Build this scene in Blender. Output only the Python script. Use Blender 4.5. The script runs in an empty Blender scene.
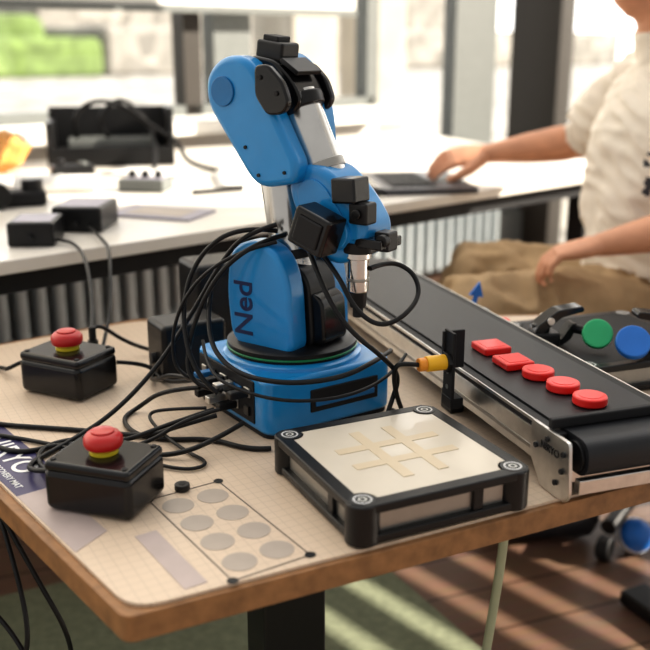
import bpy, bmesh, math, random
from mathutils import Vector, Matrix, noise
random.seed(3)
scene=bpy.context.scene
COL=scene.collection
pi=math.pi
def rad(a): return math.radians(a)

# ------------------------------------------------------------ materials
def newmat(name):
    m=bpy.data.materials.new(name); m.use_nodes=True
    nt=m.node_tree; b=nt.nodes["Principled BSDF"]
    return m,nt,b
def mat(name,col,rough=.5,metal=0.0,var=.06,nscale=30.0,bump=0.0,bscale=200.0,coat=0.0,spec=.5):
    m,nt,b=newmat(name)
    tc=nt.nodes.new("ShaderNodeTexCoord")
    nz=nt.nodes.new("ShaderNodeTexNoise"); nz.inputs["Scale"].default_value=nscale; nz.inputs["Detail"].default_value=4
    nt.links.new(tc.outputs["Object"],nz.inputs["Vector"])
    cr=nt.nodes.new("ShaderNodeValToRGB")
    cr.color_ramp.elements[0].position=.3; cr.color_ramp.elements[1].position=.7
    cr.color_ramp.elements[0].color=[max(0,c*(1-var)) for c in col]+[1]
    cr.color_ramp.elements[1].color=[min(1,c*(1+var)) for c in col]+[1]
    nt.links.new(nz.outputs["Fac"],cr.inputs["Fac"]); nt.links.new(cr.outputs["Color"],b.inputs["Base Color"])
    b.inputs["Roughness"].default_value=rough; b.inputs["Metallic"].default_value=metal
    b.inputs["Coat Weight"].default_value=coat
    b.inputs["Specular IOR Level"].default_value=spec
    if bump>0:
        n2=nt.nodes.new("ShaderNodeTexNoise"); n2.inputs["Scale"].default_value=bscale; n2.inputs["Detail"].default_value=3
        nt.links.new(tc.outputs["Object"],n2.inputs["Vector"])
        bp=nt.nodes.new("ShaderNodeBump"); bp.inputs["Strength"].default_value=bump; bp.inputs["Distance"].default_value=.002
        nt.links.new(n2.outputs["Fac"],bp.inputs["Height"]); nt.links.new(bp.outputs["Normal"],b.inputs["Normal"])
    return m
M={}
M['blue']=mat("blue_plastic",(.012,.245,.58),.28,coat=.35,var=.04,bump=.04,bscale=500)
M['blueD']=mat("blue_plastic_dark",(.010,.15,.38),.4)
M['black']=mat("black_plastic",(.009,.009,.010),.36,bump=.08,bscale=600,spec=.38)
M['blackG']=mat("black_gloss",(.008,.008,.009),.20,coat=.12,spec=.4)
M['blackM']=mat("black_matte",(.014,.014,.016),.6,spec=.35)
M['rubber']=mat("black_rubber",(.007,.007,.008),.42,spec=.35)
M['belt']=mat("belt_rubber",(.012,.013,.016),.46,bump=.1,bscale=900,spec=.42)
M['alu']=mat("brushed_aluminium",(.66,.65,.63),.30,metal=1.0,var=.08,nscale=80)
M['steel']=mat("polished_steel",(.60,.59,.57),.22,metal=1.0)
M['aluD']=mat("dark_aluminium",(.36,.35,.33),.4,metal=.9)
M['red']=mat("red_plastic",(.74,.022,.018),.4,var=.05,coat=.15)
M['redB']=mat("red_button",(.50,.018,.016),.38,coat=.2)
M['yellow']=mat("yellow_plastic",(.85,.46,.02),.4)
M['yellowB']=mat("yellow_bright",(.66,.52,.03),.4)
M['orange']=mat("orange_cap",(.80,.30,.03),.4)
M['green']=mat("green_plastic",(.03,.42,.17),.4)
M['greenR']=mat("green_ring",(.01,.20,.08),.3)
M['blue2']=mat("blue_disc",(.02,.16,.55),.4)
M['plate']=mat("cream_plate",(.62,.56,.47),.3,coat=.3,var=.02)
M['plateP']=mat("plate_print",(.60,.50,.36),.35,var=.02)
M['white']=mat("white_print",(.8,.8,.8),.5)
M['deskW']=mat("cream_laminate",(.76,.72,.66),.33,var=.02)
M['wood']=mat("oak_edge",(.27,.135,.055),.5,var=.25,nscale=60)
M['wall']=mat("white_paint",(.80,.78,.74),.7,var=.02,bump=.05)
M['frameG']=mat("grey_frame",(.15,.16,.155),.5)
M['frameD']=mat("dark_frame",(.026,.020,.015),.5)
M['rad']=mat("radiator_paint",(.34,.38,.40),.35,metal=.2)
M['skin']=mat("skin",(.62,.31,.19),.5,var=.08,nscale=25,bump=.08,bscale=150)
M['khaki']=mat("khaki_cotton",(.40,.28,.16),.85,var=.10,nscale=12,bump=.25,bscale=400)
M['hair']=mat("brown_hair",(.05,.03,.018),.6,var=.3,nscale=200)
M['eye']=mat("eye_white",(.8,.8,.78),.2)
M['paper']=mat("paper",(.86,.85,.83),.7,var=.02)
M['orangeP']=mat("orange_wrap",(.62,.30,.08),.5,var=.2)
M['navy']=mat("mat_navy",(.05,.045,.12),.4)
M['logo']=mat("logo_navy",(.010,.02,.09),.4)
M['lilac']=mat("mat_lilac",(.46,.38,.36),.45)
M['label']=mat("label_lilac",(.36,.34,.40),.45)
M['matGrey']=mat("mat_grey_circle",(.41,.35,.30),.45)
M['matLine']=mat("mat_line",(.12,.10,.09),.45)
M['concrete']=mat("concrete",(.42,.39,.34),.9,var=.12,nscale=4)
M['grass']=mat("grass",(.15,.22,.07),.9,var=.4,nscale=3)
M['shoe']=mat("dark_shoe",(.03,.03,.035),.5)
M['strap']=mat("green_hose",(.42,.44,.30),.5)
M['kbd']=mat("laptop_grey",(.08,.08,.09),.4,metal=.5)
M['carpet']=mat("green_carpet",(.22,.24,.16),.95,var=.15,nscale=60,bump=.5,bscale=300)

def shirtmat():
    m,nt,b=newmat("cream_cotton_print")
    tc=nt.nodes.new("ShaderNodeTexCoord")
    sp=nt.nodes.new("ShaderNodeSeparateXYZ"); nt.links.new(tc.outputs["Object"],sp.inputs[0])
    def M_(op,a,bv):
        n=nt.nodes.new("ShaderNodeMath"); n.operation=op
        nt.links.new(a,n.inputs[0])
        if hasattr(bv,'is_output'): nt.links.new(bv,n.inputs[1])
        else: n.inputs[1].default_value=bv
        return n.outputs[0]
    y0=M_('SUBTRACT',sp.outputs["X"],.705); ya=M_('ABSOLUTE',y0,0); yl=M_('LESS_THAN',ya,.045)
    yy=M_('LESS_THAN',sp.outputs["Y"],2.06)
    z0=M_('SUBTRACT',sp.outputs["Z"],.88); za=M_('ABSOLUTE',z0,0); zl=M_('LESS_THAN',za,.065)
    nz=nt.nodes.new("ShaderNodeTexNoise"); nz.inputs["Scale"].default_value=45; nz.inputs["Detail"].default_value=1
    nt.links.new(tc.outputs["Object"],nz.inputs["Vector"]); ng=M_('GREATER_THAN',nz.outputs["Fac"],.53)
    k=M_('MULTIPLY',M_('MULTIPLY',yl,zl),M_('MULTIPLY',ng,yy))
    mix=nt.nodes.new("ShaderNodeMix"); mix.data_type='RGBA'
    mix.inputs["A"].default_value=(.78,.71,.62,1); mix.inputs["B"].default_value=(.06,.06,.07,1)
    nt.links.new(k,mix.inputs["Factor"]); nt.links.new(mix.outputs["Result"],b.inputs["Base Color"]); b.inputs["Roughness"].default_value=.85
    n2=nt.nodes.new("ShaderNodeTexNoise"); n2.inputs["Scale"].default_value=500
    nt.links.new(tc.outputs["Object"],n2.inputs["Vector"]); bp=nt.nodes.new("ShaderNodeBump"); bp.inputs["Strength"].default_value=.2; bp.inputs["Distance"].default_value=.002
    nt.links.new(n2.outputs["Fac"],bp.inputs["Height"]); nt.links.new(bp.outputs["Normal"],b.inputs["Normal"])
    return m
M['shirt']=shirtmat()
def gridmat():
    m,nt,b=newmat("printed_mat")
    tc=nt.nodes.new("ShaderNodeTexCoord"); mp=nt.nodes.new("ShaderNodeMapping")
    mp.inputs["Rotation"].default_value=(0,0,rad(-29))
    nt.links.new(tc.outputs["Object"],mp.inputs["Vector"])
    sp=nt.nodes.new("ShaderNodeSeparateXYZ"); nt.links.new(mp.outputs["Vector"],sp.inputs["Vector"])
    outs=[]
    for ax in ("X","Y"):
        a=nt.nodes.new("ShaderNodeMath"); a.operation='MULTIPLY'; a.inputs[1].default_value=1/.0125
        nt.links.new(sp.outputs[ax],a.inputs[0])
        f=nt.nodes.new("ShaderNodeMath"); f.operation='FRACT'; nt.links.new(a.outputs[0],f.inputs[0])
        l=nt.nodes.new("ShaderNodeMath"); l.operation='LESS_THAN'; l.inputs[1].default_value=.07
        nt.links.new(f.outputs[0],l.inputs[0]); outs.append(l)
    mx=nt.nodes.new("ShaderNodeMath"); mx.operation='MAXIMUM'
    nt.links.new(outs[0].outputs[0],mx.inputs[0]); nt.links.new(outs[1].outputs[0],mx.inputs[1])
    mix=nt.nodes.new("ShaderNodeMix"); mix.data_type='RGBA'
    mix.inputs["A"].default_value=(.65,.52,.40,1); mix.inputs["B"].default_value=(.54,.43,.33,1)
    nt.links.new(mx.outputs[0],mix.inputs["Factor"]); nt.links.new(mix.outputs["Result"],b.inputs["Base Color"])
    b.inputs["Roughness"].default_value=.36
    return m
M['mat']=gridmat()
def floormat():
    m,nt,b=newmat("wood_floor")
    tc=nt.nodes.new("ShaderNodeTexCoord"); mp=nt.nodes.new("ShaderNodeMapping"); mp.inputs["Rotation"].default_value=(0,0,rad(20))
    nt.links.new(tc.outputs["Object"],mp.inputs["Vector"])
    br=nt.nodes.new("ShaderNodeTexBrick"); br.inputs["Scale"].default_value=1.0
    br.inputs["Brick Width"].default_value=1.2; br.inputs["Row Height"].default_value=.14; br.inputs["Mortar Size"].default_value=.003
    br.inputs["Color1"].default_value=(.20,.12,.085,1); br.inputs["Color2"].default_value=(.24,.145,.10,1); br.inputs["Mortar"].default_value=(.06,.03,.018,1)
    nt.links.new(mp.outputs["Vector"],br.inputs["Vector"])
    nz=nt.nodes.new("ShaderNodeTexNoise"); nz.inputs["Scale"].default_value=12; nz.inputs["Detail"].default_value=6
    mp2=nt.nodes.new("ShaderNodeMapping"); mp2.inputs["Scale"].default_value=(1,9,1); nt.links.new(mp.outputs["Vector"],mp2.inputs["Vector"]); nt.links.new(mp2.outputs["Vector"],nz.inputs["Vector"])
    mix=nt.nodes.new("ShaderNodeMix"); mix.data_type='RGBA'; mix.blend_type='MULTIPLY'; mix.inputs["Factor"].default_value=.4
    nt.links.new(br.outputs["Color"],mix.inputs["A"]); nt.links.new(nz.outputs["Color"],mix.inputs["B"])
    nt.links.new(mix.outputs["Result"],b.inputs["Base Color"]); b.inputs["Roughness"].default_value=.45
    return m
M['floor']=floormat()
def gravelmat(name,c0,c1,sc):
    m,nt,b=newmat(name)
    tc=nt.nodes.new("ShaderNodeTexCoord"); v=nt.nodes.new("ShaderNodeTexVoronoi"); v.inputs["Scale"].default_value=sc
    nt.links.new(tc.outputs["Object"],v.inputs["Vector"])
    cr=nt.nodes.new("ShaderNodeValToRGB"); cr.color_ramp.elements[0].color=c0; cr.color_ramp.elements[1].color=c1
    nt.links.new(v.outputs["Color"],cr.inputs["Fac"]); nt.links.new(cr.outputs["Color"],b.inputs["Base Color"]); b.inputs["Roughness"].default_value=.9
    return m
M['gravel']=gravelmat("gravel",(.17,.165,.155,1),(.48,.465,.44,1),4)
M['gravelF']=gravelmat("gravel_far",(.15,.145,.135,1),(.42,.40,.37,1),2.2)
def glassmat():
    m=bpy.data.materials.new("window_glass"); m.use_nodes=True; nt=m.node_tree
    nt.nodes.remove(nt.nodes["Principled BSDF"]); o=nt.nodes["Material Output"]
    t=nt.nodes.new("ShaderNodeBsdfTransparent"); g=nt.nodes.new("ShaderNodeBsdfGlossy"); g.inputs["Roughness"].default_value=.02
    mx=nt.nodes.new("ShaderNodeMixShader"); mx.inputs[0].default_value=.05
    nt.links.new(t.outputs[0],mx.inputs[1]); nt.links.new(g.outputs[0],mx.inputs[2]); nt.links.new(mx.outputs[0],o.inputs["Surface"])
    return m
M['glass']=glassmat()
def targetmat():
    m,nt,b=newmat("target_marker")
    tc=nt.nodes.new("ShaderNodeTexCoord"); ln=nt.nodes.new("ShaderNodeVectorMath"); ln.operation='LENGTH'
    sp=nt.nodes.new("ShaderNodeVectorMath"); sp.operation='MULTIPLY'; sp.inputs[1].default_value=(1,1,0)
    nt.links.new(tc.outputs["Object"],sp.inputs[0]); nt.links.new(sp.outputs[0],ln.inputs[0])
    cr=nt.nodes.new("ShaderNodeValToRGB"); cr.color_ramp.interpolation='CONSTANT'
    mu=nt.nodes.new("ShaderNodeMath"); mu.operation='MULTIPLY'; mu.inputs[1].default_value=1/.0125
    nt.links.new(ln.outputs["Value"],mu.inputs[0]); nt.links.new(mu.outputs[0],cr.inputs["Fac"])
    e=cr.color_ramp.elements; e[0].color=(.02,.02,.02,1); e[0].position=0
    e[1].position=.22; e[1].color=(.6,.6,.56,1)
    for p_,c_ in ((.36,.02),(.62,.6),(.78,.02)):
        x=e.new(p_); x.color=(c_,c_,c_,1)
    nt.links.new(cr.outputs["Color"],b.inputs["Base Color"]); b.inputs["Roughness"].default_value=.4
    return m
M['target']=targetmat()

# ------------------------------------------------------------ helpers
def empty(name,loc=(0,0,0),rz=0):
    e=bpy.data.objects.new(name,None); e.location=loc; e.rotation_euler=(0,0,rz); e.empty_display_size=.05
    COL.objects.link(e); return e
def link(ob,parent=None,m=None,smooth=False):
    COL.objects.link(ob)
    if parent is not None: ob.parent=parent
    if m is not None: ob.data.materials.append(m)
    if smooth and ob.type=='MESH':
        for p_ in ob.data.polygons: p_.use_smooth=True
    return ob
def bev(ob,w,seg=3,angle=35):
    if w>0:
        md=ob.modifiers.new("bevel",'BEVEL'); md.width=w; md.segments=seg; md.limit_method='ANGLE'; md.angle_limit=rad(angle)
        for p_ in ob.data.polygons: p_.use_smooth=True
        md.harden_normals=True
    return ob
def meshob(name,bm,m,parent=None,smooth=False):
    bmesh.ops.recalc_face_normals(bm,faces=bm.faces[:])
    me=bpy.data.meshes.new(name); bm.to_mesh(me); bm.free()
    return link(bpy.data.objects.new(name,me),parent,m,smooth)
def box(name,size,loc,m,parent=None,rot=(0,0,0),b=0,seg=3):
    bm=bmesh.new(); bmesh.ops.create_cube(bm,size=1.0)
    bmesh.ops.scale(bm,vec=size,verts=bm.verts)
    ob=meshob(name,bm,m,parent); ob.location=loc; ob.rotation_euler=rot
    return bev(ob,b,seg)
def cyl(name,r,h,loc,m,parent=None,rot=(0,0,0),b=0,r2=None,seg=40):
    bm=bmesh.new(); bmesh.ops.create_cone(bm,cap_ends=True,segments=seg,radius1=r,radius2=r if r2 is None else r2,depth=h)
    ob=meshob(name,bm,m,parent); ob.location=loc; ob.rotation_euler=rot
    bev(ob,b if b>0 else .0003,2); return ob
def lathe(name,prof,loc,m,parent=None,rot=(0,0,0),seg=48):
    bm=bmesh.new(); rings=[]
    for r,z in prof:
        rings.append([bm.verts.new((r*math.cos(2*pi*i/seg),r*math.sin(2*pi*i/seg),z)) for i in range(seg)])
    for a,b_ in zip(rings[:-1],rings[1:]):
        for i in range(seg): bm.faces.new((a[i],a[(i+1)%seg],b_[(i+1)%seg],b_[i]))
    bm.faces.new(rings[0][::-1]); bm.faces.new(rings[-1])
    ob=meshob(name,bm,m,parent,True); ob.location=loc; ob.rotation_euler=rot
    md=ob.modifiers.new("es",'EDGE_SPLIT'); md.split_angle=rad(40)
    return ob
def roundpoly(pts,r,seg=6):
    out=[];n=len(pts)
    for i in range(n):
        p0,p1,p2=Vector(pts[i-1]),Vector(pts[i]),Vector(pts[(i+1)%n])
        rr=r[i] if isinstance(r,(list,tuple)) else r
        if rr<=0: out.append(tuple(p1)); continue
        d0=(p0-p1);d2=(p2-p1); k=min(rr,d0.length*.48,d2.length*.48)
        a=p1+d0.normalized()*k; c_=p1+d2.normalized()*k
        for j in range(seg+1):
            t=j/seg; out.append(tuple(a*(1-t)**2+p1*2*t*(1-t)+c_*t*t))
    return out
def prism(name,pts,z0,z1,m,parent=None,loc=(0,0,0),rot=(0,0,0),b=0,seg=3,plane='xy'):
    bm=bmesh.new(); lo=[];hi=[]
    for (x,y) in pts:
        if plane=='xy': lo.append(bm.verts.new((x,y,z0))); hi.append(bm.verts.new((x,y,z1)))
        else: lo.append(bm.verts.new((x,z0,y))); hi.append(bm.verts.new((x,z1,y)))
    n=len(pts)
    bm.faces.new(lo); bm.faces.new(hi[::-1])
    for i in range(n): bm.faces.new((lo[i],hi[i],hi[(i+1)%n],lo[(i+1)%n]))
    ob=meshob(name,bm,m,parent); ob.location=loc; ob.rotation_euler=rot
    return bev(ob,b,seg,angle=50)
def rrect(w,h,r,seg=6,cx=0,cy=0):
    return roundpoly([(cx-w/2,cy-h/2),(cx+w/2,cy-h/2),(cx+w/2,cy+h/2),(cx-w/2,cy+h/2)],r,seg)
def tube(name,pts,r,m,parent=None,cyc=False):
    cu=bpy.data.curves.new(name,'CURVE'); cu.dimensions='3D'; cu.bevel_depth=r; cu.bevel_resolution=4; cu.resolution_u=10; cu.use_fill_caps=True
    s=cu.splines.new('NURBS'); s.points.add(len(pts)-1)
    for i,p_ in enumerate(pts): s.points[i].co=(p_[0],p_[1],p_[2],1)
    s.order_u=3; s.use_endpoint_u=True; s.use_cyclic_u=cyc
    ob=bpy.data.objects.new(name,cu); return link(ob,parent,m)
def rod(name,a,b_,r,m,parent=None,r2=None,bevel=.001):
    a=Vector(a);b_=Vector(b_);d=b_-a
    ob=cyl(name,r,d.length,(a+b_)/2,m,parent,b=bevel,r2=r2)
    ob.rotation_euler=d.to_track_quat('Z','Y').to_euler(); return ob
def text(name,body,size,loc,rot,m,parent=None,ext=.0003):
    cu=bpy.data.curves.new(name,'FONT'); cu.body=body; cu.size=size; cu.extrude=ext; cu.align_x='CENTER'; cu.align_y='CENTER'
    cu.offset=size*.012
    ob=bpy.data.objects.new(name,cu); ob.location=loc; ob.rotation_euler=rot; return link(ob,parent,m)

# ------------------------------------------------------------ room
ANG=math.atan2(.656,.755); ca,sa=math.cos(ANG),math.sin(ANG)
def R(t,n,z=0): return Vector((ca*t-sa*n, sa*t+ca*n, z))
def rbox(name,t0,t1,n0,n1,z0,z1,m,parent=None,b=0):
    return box(name,(t1-t0,n1-n0,z1-z0),R((t0+t1)/2,(n0+n1)/2,(z0+z1)/2),m,parent,(0,0,ANG),b)
rbox("floor",-2.5,4.2,-3.2,3.2,-.05,0,M['floor'])
prism("carpet",[(-2.0,1.2),(-.7,1.75),(-.05,2.05),(.144,1.86),(.60,1.04),(.60,.2),(-2.0,.2)],.0,.005,M['carpet'])
wn=empty("wall_north")
rbox("lower_wall",-2.5,3.1,3.2,3.32,0,.80,M['wall'],wn)
rbox("lower_wall_glazed",3.1,4.3,3.2,3.32,0,.25,M['frameG'],wn)
rbox("header",-2.5,4.3,3.2,3.32,2.4,3.8,M['wall'],wn)
rbox("trim_1",-2.5,3.1,2.97,3.32,.80,.85,M['wall'],None,.005)
w1=empty("window_1")
for i,(a,b_,mm) in enumerate([(-2.5,-2.4,'frameG'),(-.2,-.1,'frameG'),(2.08,2.16,'frameD'),(2.22,2.40,'frameG'),(3.05,3.12,'frameG'),(3.64,3.95,'frameG')]):
    rbox("mullion_%d"%i,a,b_,3.22,3.30,.85 if a<3 else .25,2.4,M[mm],w1)
rbox("bottom_rail",-2.5,3.1,3.22,3.30,.85,.89,M['frameG'],w1)
rbox("bottom_rail_low",3.1,4.2,3.22,3.30,.25,.31,M['frameG'],w1)
rbox("pane_a",-2.4,2.08,3.255,3.262,.89,2.4,M['glass'],w1)
rbox("pane_b",2.40,3.05,3.255,3.262,.89,2.4,M['glass'],w1)
rbox("pane_c",3.12,3.64,3.255,3.262,.31,2.4,M['glass'],w1)
rbox("trim_2",4.22,4.34,3.03,3.34,0,3.8,M['frameD'])
we=empty("wall_east")
rbox("shade_header_high",4.2,4.32,-1.0,3.03,2.9,3.8,M['wall'],we)  # unseen header, height chosen so sun still reaches the far desk
rbox("shade_header_low",4.2,4.32,-3.2,-1.0,2.15,3.8,M['wall'],we)  # unseen header, kept low and tall to block sun from the work table
w2=empty("window_2")
for i,(a,b_) in enumerate([(1.0,1.08),(-1.04,-.96),(-3.2,-3.1)]):
    rbox("post_%d"%i,4.22,4.30,a,b_,0,2.9 if a>.9 else 2.15,M['frameD'],w2)
rbox("threshold",4.22,4.30,-3.1,3.03,0,.06,M['frameD'],w2)
rbox("pane_a",4.255,4.262,1.08,3.03,.06,2.9,M['glass'],w2)
rbox("pane_b",4.255,4.262,-.96,1.0,.06,2.9,M['glass'],w2)
bl=empty("roller_blind")
rbox("fabric",-2.3,2.9,3.14,3.145,1.255,2.4,M['wall'],bl)
rbox("bottom_bar",-2.3,2.9,3.13,3.155,1.232,1.258,M['frameG'],bl)
sb=empty("sun_stripe_slats")  # unseen slats, added to break the floor sunlight into stripes
for i in range(13):
    z=1.05+i*.088
    rbox("slat_%d"%i,4.14,4.155,-3.1,-1.0,z-.024,z+.024,M['frameG'],sb)
rd=empty("radiator")
bm=bmesh.new()
def addbox(bm,cx,cy,cz,sx,sy,sz,rz=0):
    r_=bmesh.ops.create_cube(bm,size=1.0); vs=r_['verts']
    bmesh.ops.scale(bm,vec=(sx,sy,sz),verts=vs)
    bmesh.ops.rotate(bm,cent=(0,0,0),matrix=Matrix.Rotation(rz,3,'Z'),verts=vs)
    bmesh.ops.translate(bm,vec=(cx,cy,cz),verts=vs)
for i in range(58):
    p_=R(-.2+i*.07,3.08,.35); addbox(bm,p_.x,p_.y,p_.z,.040,.10,.58,ANG)
for z in (.12,.58):
    p_=R(1.8,3.08,z); addbox(bm,p_.x,p_.y,p_.z,4.0,.03,.04,ANG)
o=meshob("fins",bm,M['rad'],rd); bev(o,.012,3)
for t in (0,1.9,3.7): rbox("foot_%d"%int(t*10),t,t+.03,3.06,3.10,0,.1,M['rad'],rd)

# outdoors
rbox("gravel_ground",-12,30,3.5,40,-.2,.45,M['gravel'])
rbox("terrace_ground",4.5,30,-10,3.5,-.2,.02,M['gravel'])
ln=empty("lawn_bank"); rbox("slope",-14,10.3,19,21,.4,1.25,M['grass'],ln,.2); rbox("upper_slope",-14,10.0,21,26,.4,1.75,M['grass'],ln,.3)
gb=empty("gravel_bank"); rbox("lower_step",10.3,30,19,26,.4,1.5,M['gravelF'],gb,.2); rbox("upper_step",12,30,26,30,.4,3.2,M['gravelF'],gb,.2)
cp=empty("concrete_pillar"); rbox("shaft",4.55,5.0,5.6,6.1,.45,3.6,M['concrete'],cp,.03); rbox("cap",4.5,5.05,5.55,6.15,3.6,3.75,M['concrete'],cp,.02)
cp=empty("concrete_pillar"); rbox("shaft",5.35,5.75,5.6,6.0,.45,3.6,M['concrete'],cp,.03); rbox("cap",5.3,5.8,5.55,6.05,3.6,3.75,M['concrete'],cp,.02)

# ------------------------------------------------------------ main table
TZ=.65
tp=[(-.173,.712),(1.00,1.293),(1.05,1.70),(-.34,1.64),(-.70,1.37)]
wt=empty("work_table")
prism("top",roundpoly(tp,.012),.620,.6465,M['wood'],wt,b=.0012)
AT=rad(26.5)
for k,(x,y) in enumerate([(-.05,1.06),(.78,1.47)]):
    box("leg_outer_%d"%k,(.085,.06,.40),(x,y,.42),M['black'],wt,(0,0,AT),.004)
    box("leg_inner_%d"%k,(.07,.05,.4),(x,y,.22),M['blackM'],wt,(0,0,AT),.003)
    box("foot_%d"%k,(.07,.62,.03),(x,y,.0205),M['black'],wt,(0,0,AT),.006)
box("cross_beam",(.90,.05,.04),(.365,1.265,.598),M['black'],wt,(0,0,AT),.003)
mo=empty("printed_play_mat")
mp_=[(-.168,.721),(.99,1.297),(1.03,1.68),(-.335,1.615),(-.678,1.367)]
prism("sheet",roundpoly(mp_,[.03,.03,.03,.03,.03]),.6466,.65,M['mat'],mo)
def flat(name,pts,m,z=.6503,h=.0003): return prism(name,pts,z-.0002,z+h,m,mo)
A=Vector((.55,-.835)).normalized(); B=Vector((.835,.55)).normalized()
cc=Vector((-.102,.869))
def ab(a,b_): v=cc+A*a+B*b_; return (v.x,v.y)
def strip(name,a0,b0,a1,b1,w,m):
    p0=Vector(ab(a0,b0));p1=Vector(ab(a1,b1)); d=(p1-p0).normalized(); nn=Vector((-d.y,d.x))*w/2
    flat(name,[tuple(p0-nn),tuple(p1-nn),tuple(p1+nn),tuple(p0+nn)],m)
hl,hs=.096,.042
strip("outline_1",-hl,-hs,hl,-hs,.0012,M['matLine']);strip("outline_2",-hl,hs,hl,hs,.0012,M['matLine'])
strip("outline_3",-hl,-hs,-hl,hs,.0012,M['matLine']);strip("outline_4",hl,-hs,hl,hs,.0012,M['matLine'])
for i,(a,b_) in enumerate([(-hl,-hs),(hl,-hs),(hl,hs),(-hl,hs)]):
    x,y=ab(a,b_); cyl("corner_dot_%d"%i,.0055,.0006,(x,y,.6506),M['black'],mo)
for i in range(4):
    for j in (-1,1):
        x,y=ab(-.067+i*.0455,j*.0205); cyl("circle_%d_%d"%(i,j+1),.0170,.0004,(x,y,.6503),M['matGrey'],mo)
flat("text_band",[ab(-.03,-.085),ab(.085,-.085),ab(.085,-.062),ab(-.03,-.062)],M['lilac'])
dl=(Vector((-.678,1.367))-Vector((-.168,.721))).normalized(); nl=Vector((dl.y,-dl.x))
def lp(a,b_): v=Vector((-.168,.721))+dl*a+nl*b_; return (v.x,v.y)
flat("header_strip",[lp(.27,.002),lp(.62,.002),lp(.62,.062),lp(.27,.062)],M['navy'])
flat("header_fade",[lp(.12,.002),lp(.27,.002),lp(.27,.045),lp(.14,.045)],M['lilac'])
th=math.atan2(dl.y,dl.x)
a_=lp(.385,.036); text("header_text","NIRYO",.042,(a_[0],a_[1],.6508),(0,0,th+pi),M['white'],mo)
a_=lp(.33,.012); text("header_text_b","DISCOVERY MAT",.011,(a_[0],a_[1],.6508),(0,0,th+pi),M['white'],mo)

# ------------------------------------------------------------ workspace board
def board(name,loc,rz,half,h,plate=True):
    e=empty(name,loc,rz); H2=half+.0165
    w=.016
    for i in range(4):
        an=i*pi/2
        box("top_bar_%d"%i,(2*H2-.02,w,.010),Matrix.Rotation(an,3,'Z')@Vector((0,-(H2-w/2),h-.005)),M['black'],e,(0,0,an),.002)
        c_=Matrix.Rotation(an,3,'Z')@Vector((half,half,0))
        cyl("corner_post_%d"%i,.0175,h-.001,(c_.x,c_.y,(h-.001)/2+.0005),M['black'],e,b=.002)
        cyl("marker_%d"%i,.0135,.0012,(c_.x,c_.y,h-.0002),M['target'],e)
        box("base_bar_%d"%i,(2*H2-.03,.012,.009),Matrix.Rotation(an,3,'Z')@Vector((0,-(H2-.008),.0065)),M['black'],e,(0,0,an),.002)
        box("side_panel_%d"%i,(2*half-.02,.003,h-.020),Matrix.Rotation(an,3,'Z')@Vector((0,-(H2-.011),h/2)),M['aluD'],e,(0,0,an),.0005)
        box("side_tab_%d"%i,(.012,.006,h-.012),Matrix.Rotation(an,3,'Z')@Vector((half*.45,-(H2-.008),h/2)),M['black'],e,(0,0,an),.001)
    prism("plate",rrect(2*H2-.022,2*H2-.022,.012),h-.007,h-.0005,M['plate'] if plate else M['blackM'],e,b=.0008)
    if plate:
        for k,o_ in enumerate((-.026,.026)):
            box("grid_h_%d"%k,(.125,.013,.0006),(0,o_*.8,h-.0002),M['plateP'],e)
            box("grid_v_%d"%k,(.013,.125,.0006),(o_*.8,0,h-.00015),M['plateP'],e)
    return e
board("workspace_board",(.0785,.957,TZ+.0005),rad(25.5),.089,.045)
board("workspace_board",(.428,1.376,TZ+.0005),rad(19.5),.103,.045,False)

# ------------------------------------------------------------ conveyor
cv=empty("conveyor_belt",(.262,.905,TZ+.0005),rad(19)); W=.165;L=.92
prism("belt",roundpoly([(0,.030),(L,.030),(L,.071),(0,.071)],.0204,10),.014,W-.014,M['belt'],cv,rot=(0,0,pi/2),plane='xz',loc=(W,0,0)) 
for k,x in enumerate((.0065,W-.0065)):
    box("side_rail_%d"%k,(.012,L-.12,.036),(x,L/2+.02,.040),M['alu'],cv,b=.001)
    box("rail_groove_%d"%k,(.0135,L-.13,.005),(x,L/2+.02,.034),M['aluD'],cv,b=.0005)
    box("guide_lip_%d"%k,(.014,L-.06,.010),(x,L/2+.01,.064),M['blackM'],cv,b=.002)
    box("lip_trim_%d"%k,(.002,L-.08,.004),(x+(-.0075 if k==0 else .0075),L/2+.01,.068),M['alu'],cv,b=.0005)
    pl=roundpoly([(.004,.012),(.010,.071),(.085,.071),(.085,.030),(.060,.001),(.012,.001)],.006)
    prism("end_plate_%d"%k,[(a,b_) for a,b_ in pl],-.002,.002,M['alu'],cv,loc=(x+(-.009 if k==0 else .009),0,0),rot=(0,0,pi/2),plane='xz',b=.0006)
    pl=[(L-.10,.012),(L-.01,.012),(L-.01,.07),(L-.10,.07)]
    prism("far_plate_%d"%k,pl,-.002,.002,M['alu'],cv,loc=(x+(-.009 if k==0 else .009),0,0),rot=(0,0,pi/2),plane='xz',b=.0006)
    for j,(yy,zz) in enumerate([(.018,.055),(.05,.06),(.03,.018),(.072,.045),(.02,.035)]):
        cyl("screw_%d_%d"%(k,j),.0032,.003,(x+(-.012 if k==0 else .012),yy,zz),M['blackM'],cv,(0,pi/2,0))
    for j,yy in enumerate((.30,.80)):
        box("foot_%d_%d"%(k,j),(.02,.03,.028),(x,yy,.014),M['black'],cv,b=.002)
cyl("end_roller",.017,W-.02,(W/2,.022,.050),M['black'],cv,(0,pi/2,0),.001)
cyl("far_roller",.017,W-.02,(W/2,L-.022,.050),M['black'],cv,(0,pi/2,0),.001)
box("cross_plate",(W-.01,.004,.028),(W/2,.046,.020),M['alu'],cv,b=.001)
box("front_bar",(W-.012,.010,.016),(W/2,.006,.022),M['alu'],cv,b=.001)
text("label","NIRYO",.012,(-.0050,.045,.050),(pi/2,0,-pi/2),M['blackM'],cv)
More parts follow.
